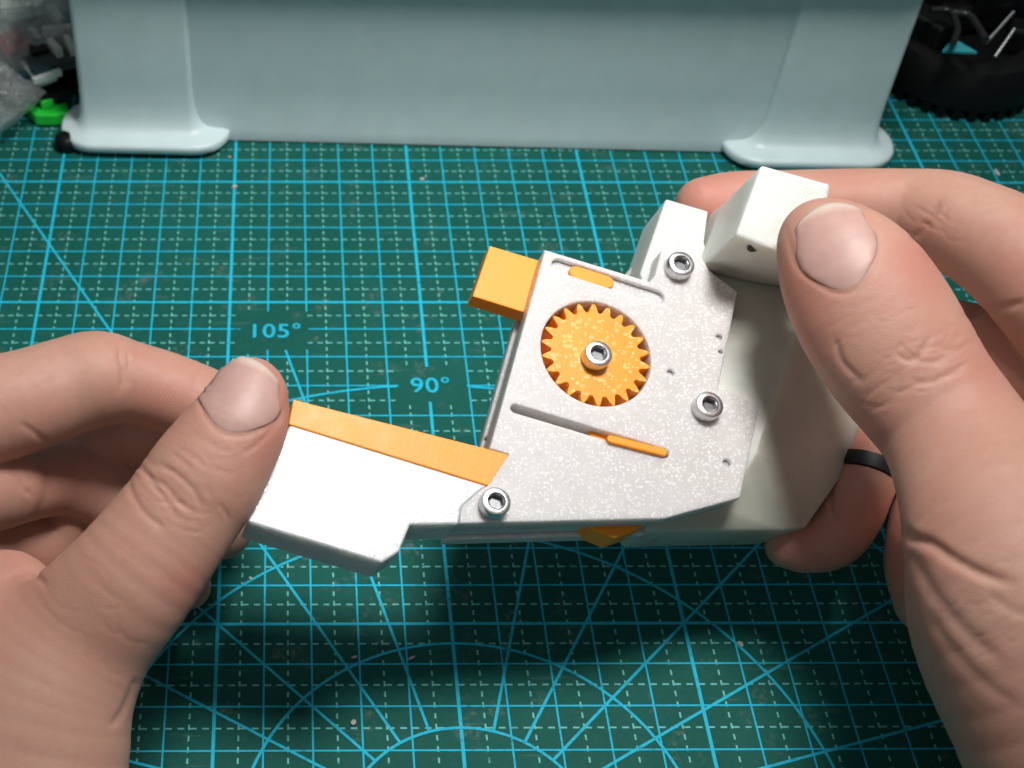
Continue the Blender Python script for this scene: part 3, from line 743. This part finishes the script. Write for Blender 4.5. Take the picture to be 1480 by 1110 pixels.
rr_ = [(1150, 420, 60, .5), (1030, 285, 60, .7), (1235, 275, 50, .35), (1180, 480, 50, .35), (1250, 640, 50, .6), (1240, 750, 40, .4), (1470, 400, 60, .35), (1440, 520, 80, .5), (1330, 380, 60, .6), (1160, 800, 50, .5), (1290, 740, 40, .6), (1330, 790, 50, .3)]
cr += wrinkles(1318, 528, .55, .83, 95, 52, 28, 11)+wrinkles(1255, 448, .5, .87, 75, 30, 12, 12, .010)+wrinkles(1352, 318, -.5, .85, 50, 20, 10, 13)+wrinkles(1440, 850, .5, .85, 110, 90, 20, 14, .012)+wrinkles(1390, 690, .5, .85, 80, 60, 10, 15, .009)
orr, cenR, _ = finish_hand('hand', RH, cr, rr_)
tag(orr, 'right hand with a black finger band, thumb pressed on the tall pale block', 'hand')
nail(RH, orr, cenR, (1192, 299), (1226, 420), 61, 23, 26.9, tipw=.82)
# black band on the ring finger
c0 = dep(1255, 672, 29.25); c1 = dep(1247, 700, 29.1)
axis = Vector(c1-c0).normalized(); rq = axis.to_track_quat('Z', 'Y')
o = lathe('finger_ring', [(.655, -.17), (.71, -.15), (.72, 0), (.71, .15), (.655, .17)], M['ring'], None, 48, 60)
# hollow it
me = o.data; bm = bmesh.new(); bm.from_mesh(me); bmesh.ops.delete(bm, geom=[f for f in bm.faces if len(f.verts) > 10], context='FACES'); bm.to_mesh(me); bm.free()
md = o.modifiers.new('wall', 'SOLIDIFY'); md.thickness = .05*S; md.offset = -1
o.rotation_mode = 'QUATERNION'; o.rotation_quaternion = rq; o.location = Vector(dep(1252, 682, 29.15))*S
tag(o, 'narrow black band worn round a curled finger below the grip', 'ring')

# ------------------------------------------------------------------ small things round the tote
def pillow(name, cx, cy, hx, hy, hz, rz, z0, seed, nu=90, nv=70):
    V = []; F = []
    for side in (1, -1):
        for j in range(nv):
            for i in range(nu):
                u, v = 2*i/(nu-1)-1, 2*j/(nv-1)-1
                e = max(0, (1-abs(u)**3.0)*(1-abs(v)**3.0))**.55
                q = noise.noise(Vector((u*2.1+seed, v*2.1, side*3)))*.9+(abs(noise.noise(Vector((u*4+seed, v*3, side))))+.6*abs(noise.noise(Vector((u*9+v*5+seed, v*7-u*3, side)))))*1.5-.7
                z = z0+hz+(hz*e*(1+q*.45) if side > 0 else -hz*e*.98)
                x, y = u*hx*(1+.06*noise.noise(Vector((v*3, seed, 0)))), v*hy*(1+.06*noise.noise(Vector((u*3, seed, 5))))
                V.append((x*math.cos(rz)-y*math.sin(rz), x*math.sin(rz)+y*math.cos(rz), z))
    k = nu*nv
    for s_ in (0, 1):
        for j in range(nv-1):
            for i in range(nu-1):
                a = s_*k+j*nu+i; F.append((a, a+1, a+nu+1, a+nu) if s_ == 0 else (a, a+nu, a+nu+1, a+1))
    o = mesh(name, V, F, M['film'], None, 179); o.location = (cx*S, cy*S, 0); return o
b = pillow('plastic_bag', -13.3, 17.95, 2.3, 1.5, 1.0, R(-35), .05, 3.1)
tag(b, 'crumpled clear plastic bag with a bright glint beside the green clip', 'plastic bag')
b = pillow('plastic_bag', -13.2, 22.6, 3.0, 4.2, 1.15, R(12), .05, 8.4)
tag(b, 'larger clear plastic bag holding dark electronic boards, left of the tote', 'plastic bag')
def board(name, px, py, z, dx, dy, rz, mt, label, cat, parts):
    p = onz(px, py, z); t = empty(name, (p[0], p[1], z), R(rz)); tag(t, label, cat)
    box('board_base', (0, 0, 0), (dx, dy, .16), M[mt], t, 0, .02)
    for nm, x, y, a, b_, hh, m_, r_ in parts: box(nm, (x, y, .08+hh/2), (a, b_, hh), M[m_], t, R(r_), .02)
    return t
board('circuit_board', 78, 58, 1.5, 2.1, 2.7, 22, 'pcb', 'dark circuit board with pale connectors in the larger plastic bag', 'circuit board',
      [('connector', .35, .95, .30, .95, .3, 'pale', 8), ('connector', .15, .1, .85, .22, .3, 'pale', -12), ('chip', -.5, .5, .16, .3, .12, 'pale', 20), ('chip', -.45, .15, .14, .22, .12, 'pale', 30),
       ('connector', -.15, -.75, .2, .7, .3, 'pale', 10), ('connector', .3, -.8, .2, .75, .3, 'pale', 0), ('connector', .72, -.55, .2, .6, .3, 'pale', 0), ('chip', -.6, -.5, .5, .5, .15, 'black', 0)])
board('circuit_board', 30, 100, 1.1, 1.1, 2.2, 28, 'teal', 'narrow teal circuit board between the two plastic bags', 'circuit board',
      [('chip', .1, .4, .4, .5, .15, 'black', 0), ('chip', -.1, -.5, .5, .3, .12, 'teal', 0)])
board('connector_plug', 56, 103, 1.3, .6, 1.25, 32, 'pale', 'small pale plug with a green end lying on the dark boards', 'plug',
      [('plug_end', .0, -.28, .5, .45, .22, 'teal', 0), ('plug_rim', .0, -.62, .9, .18, .2, 'pale', 0)])
board('connector_housing', 84, 122, .8, 1.5, 1.1, 20, 'black', 'black connector housing behind the green clip', 'connector', [('latch', 0, .2, .5, .3, .2, 'black', 0)])
board('ribbon_part', 18, 62, 1.6, .9, 1.0, 35, 'red', 'dark red part at the left edge of the picture inside the bag', 'part', [('tab', .1, 0, .3, .4, .12, 'red', 0)])
board('white_connector', 32, 4, 1.9, 1.3, .7, 5, 'pale', 'pale block at the top left inside the larger bag', 'connector', [('tab', 0, .1, .5, .3, .15, 'pale', 0)])
board('dark_part', 8, 100, .9, 1.2, 2.6, 20, 'pcb', 'dark flat part under the smaller plastic bag', 'part', [('chip', .1, .4, .5, .6, .15, 'black', 0)])
p = onz(72, 158, .4); t = empty('clip', (p[0], p[1], 0), R(8)); tag(t, 'bright green plastic clip tucked between the bag and the tote foot', 'clip')
prism('clip_body', [(-.75, .38), (-.25, .10), (.5, .26), (.6, -.32), (.1, -.38), (-.45, -.30)], .05, .45, M['green'], t, .06)
prism('clip_head', [(-.32, .22), (.06, .34), (.16, -.02), (-.22, -.12)], .45, .75, M['green'], t, .07)
# black round housing with toothed foot, back right
hx_, hy_ = 17.35, 20.35
t = empty('black_housing', (hx_, hy_, 0)); tag(t, 'round black plastic housing with a slotted foot, at the back right of the mat', 'housing')
lathe('drum', [(2.2, .34), (2.48, .38), (2.50, .55), (2.42, 1.0), (2.34, 1.3), (2.2, 1.55), (1.9, 1.62), (1.6, 1.6), (1.55, 1.3), (.2, 1.3)], M['black'], t, 64, 40)
lathe('core', [(2.05, .01), (2.05, .345)], M['black'], t, 48, 40)
tb = [box('tooth', (2.33*math.cos(2*math.pi*k/34), 2.33*math.sin(2*math.pi*k/34), .18), (.30, .24, .345), M['black'], t, 2*math.pi*k/34, 0) for k in range(1)]
for k in range(1, 34):
    c = tb[0].copy(); COL.objects.link(c); c.parent = t; c.rotation_euler = (0, 0, 2*math.pi*k/34)
box('bracket', (.9, 1.2, 2.9), (2.6, 1.6, 1.9), M['black'], t, R(20), .1)
box('bracket', (-1.0, 1.3, 2.2), (1.3, 1.8, 1.9), M['black'], t, R(-10), .1)
box('bracket', (-1.5, -.2, 1.9), (.9, 1.6, .9), M['black'], t, R(35), .12); box('bracket', (1.5, -.6, 1.75), (1.2, .8, .8), M['black'], t, R(-25), .1); box('bracket', (.1, .5, 1.9), (2.2, .7, .9), M['black'], t, R(12), .1)
for k, (a, b_) in enumerate((((1385+40, 62), (1465, 17)), ((1438, 82), (1466, 42)))):
    z_ = 2.55; q0, q1 = onz(*a, z_), onz(*b_, z_+.5)
    o = tube('metal_pin', [q0, (q0+q1)/2, q1], .05, M['steel'], None, 10, 2); tag(o, ('longer' if k == 0 else 'shorter')+' thin metal pin lying slanted on the black housing', 'pin', 'metal pins on the black housing')
L_ = [(1345, 14), (1372, 16), (1384, 40), (1378, 62)]
o = tube('cable', [onz(x, y, 2.9) for x, y in L_], .10, M['cable']); tag(o, 'black cable hooking down to the turquoise triangle', 'cable', 'black cables on the housing')
L_ = [(1376, 18), (1400, 22), (1415, 42), (1424, 58)]
o = tube('cable', [onz(x, y, 2.95) for x, y in L_], .12, M['cable']); tag(o, 'black cable arching towards the metal pins', 'cable', 'black cables on the housing')
q = onz(1384, 73, 2.38); t2 = prism('mat_glimpse', [(-.55, -.2), (.45, -.28), (-.02, .45)], 0, .10, M['turq'], None, .02); t2.location = Vector((q[0], q[1], 2.42))*S  # added triangle in place of the mat glimpsed through a gap
tag(t2, 'small turquoise triangle standing in for the mat seen through the black housing', 'scrap')
t = empty('black_crate', (20.6, 24.6, 0)); tag(t, 'black box standing behind the round black housing', 'box')
box('crate_body', (0, 0, 2.2), (9.5, 3.6, 4.4), M['black'], t, R(4), .15); box('crate_lid', (0, 0, 4.55), (9.8, 3.9, .3), M['black'], t, R(4), .08)
# loose scraps on the mat
sc = [(339, 271, .17, .10, 40, 'white sliver of plastic on the fifth column line below the left tote foot'), (1440, 250, .12, .30, 8, 'white splinter on the mat above the right hand'),
      (332, 228, .10, .06, 0, 'tiny white crumb just below the right end of the left tote foot'), (610, 260, .16, .10, 20, 'pinkish crumb on the mat right of centre below the tote'),
      (362, 837, .07, .09, 0, 'pale speck below the white lever arm'), (1070, 932, .10, .14, 30, 'pale speck on a crossing at the lower right'), (512, 955-4, .14, .06, 15, 'short pale fleck inside the angle arc'),
      (595, 952, .16, .05, 30, 'thin pale fleck near the middle arc'), (510, 1045, .12, .10, 50, 'dark edged crumb near the inner arc')]
for x, y, a, b_, r_, lab in sc:
    p = onz(x, y, 0); n_ = 7; ang = sorted(random.uniform(0, 2*math.pi) for _ in range(n_))
    pts = [(a*math.cos(2*math.pi*i/n_)*random.uniform(.7, 1.1), b_*math.sin(2*math.pi*i/n_)*random.uniform(.7, 1.1)) for i in range(n_)]
    o = prism('plastic_scrap', [(x_*.62, y_*.62) for x_, y_ in pts], 0, .035, M['scrap'], None, .012); o.location = Vector((p[0], p[1], .016))*S; o.rotation_euler = (0, 0, R(r_))
    tag(o, lab, 'scrap', 'loose scraps on the mat')
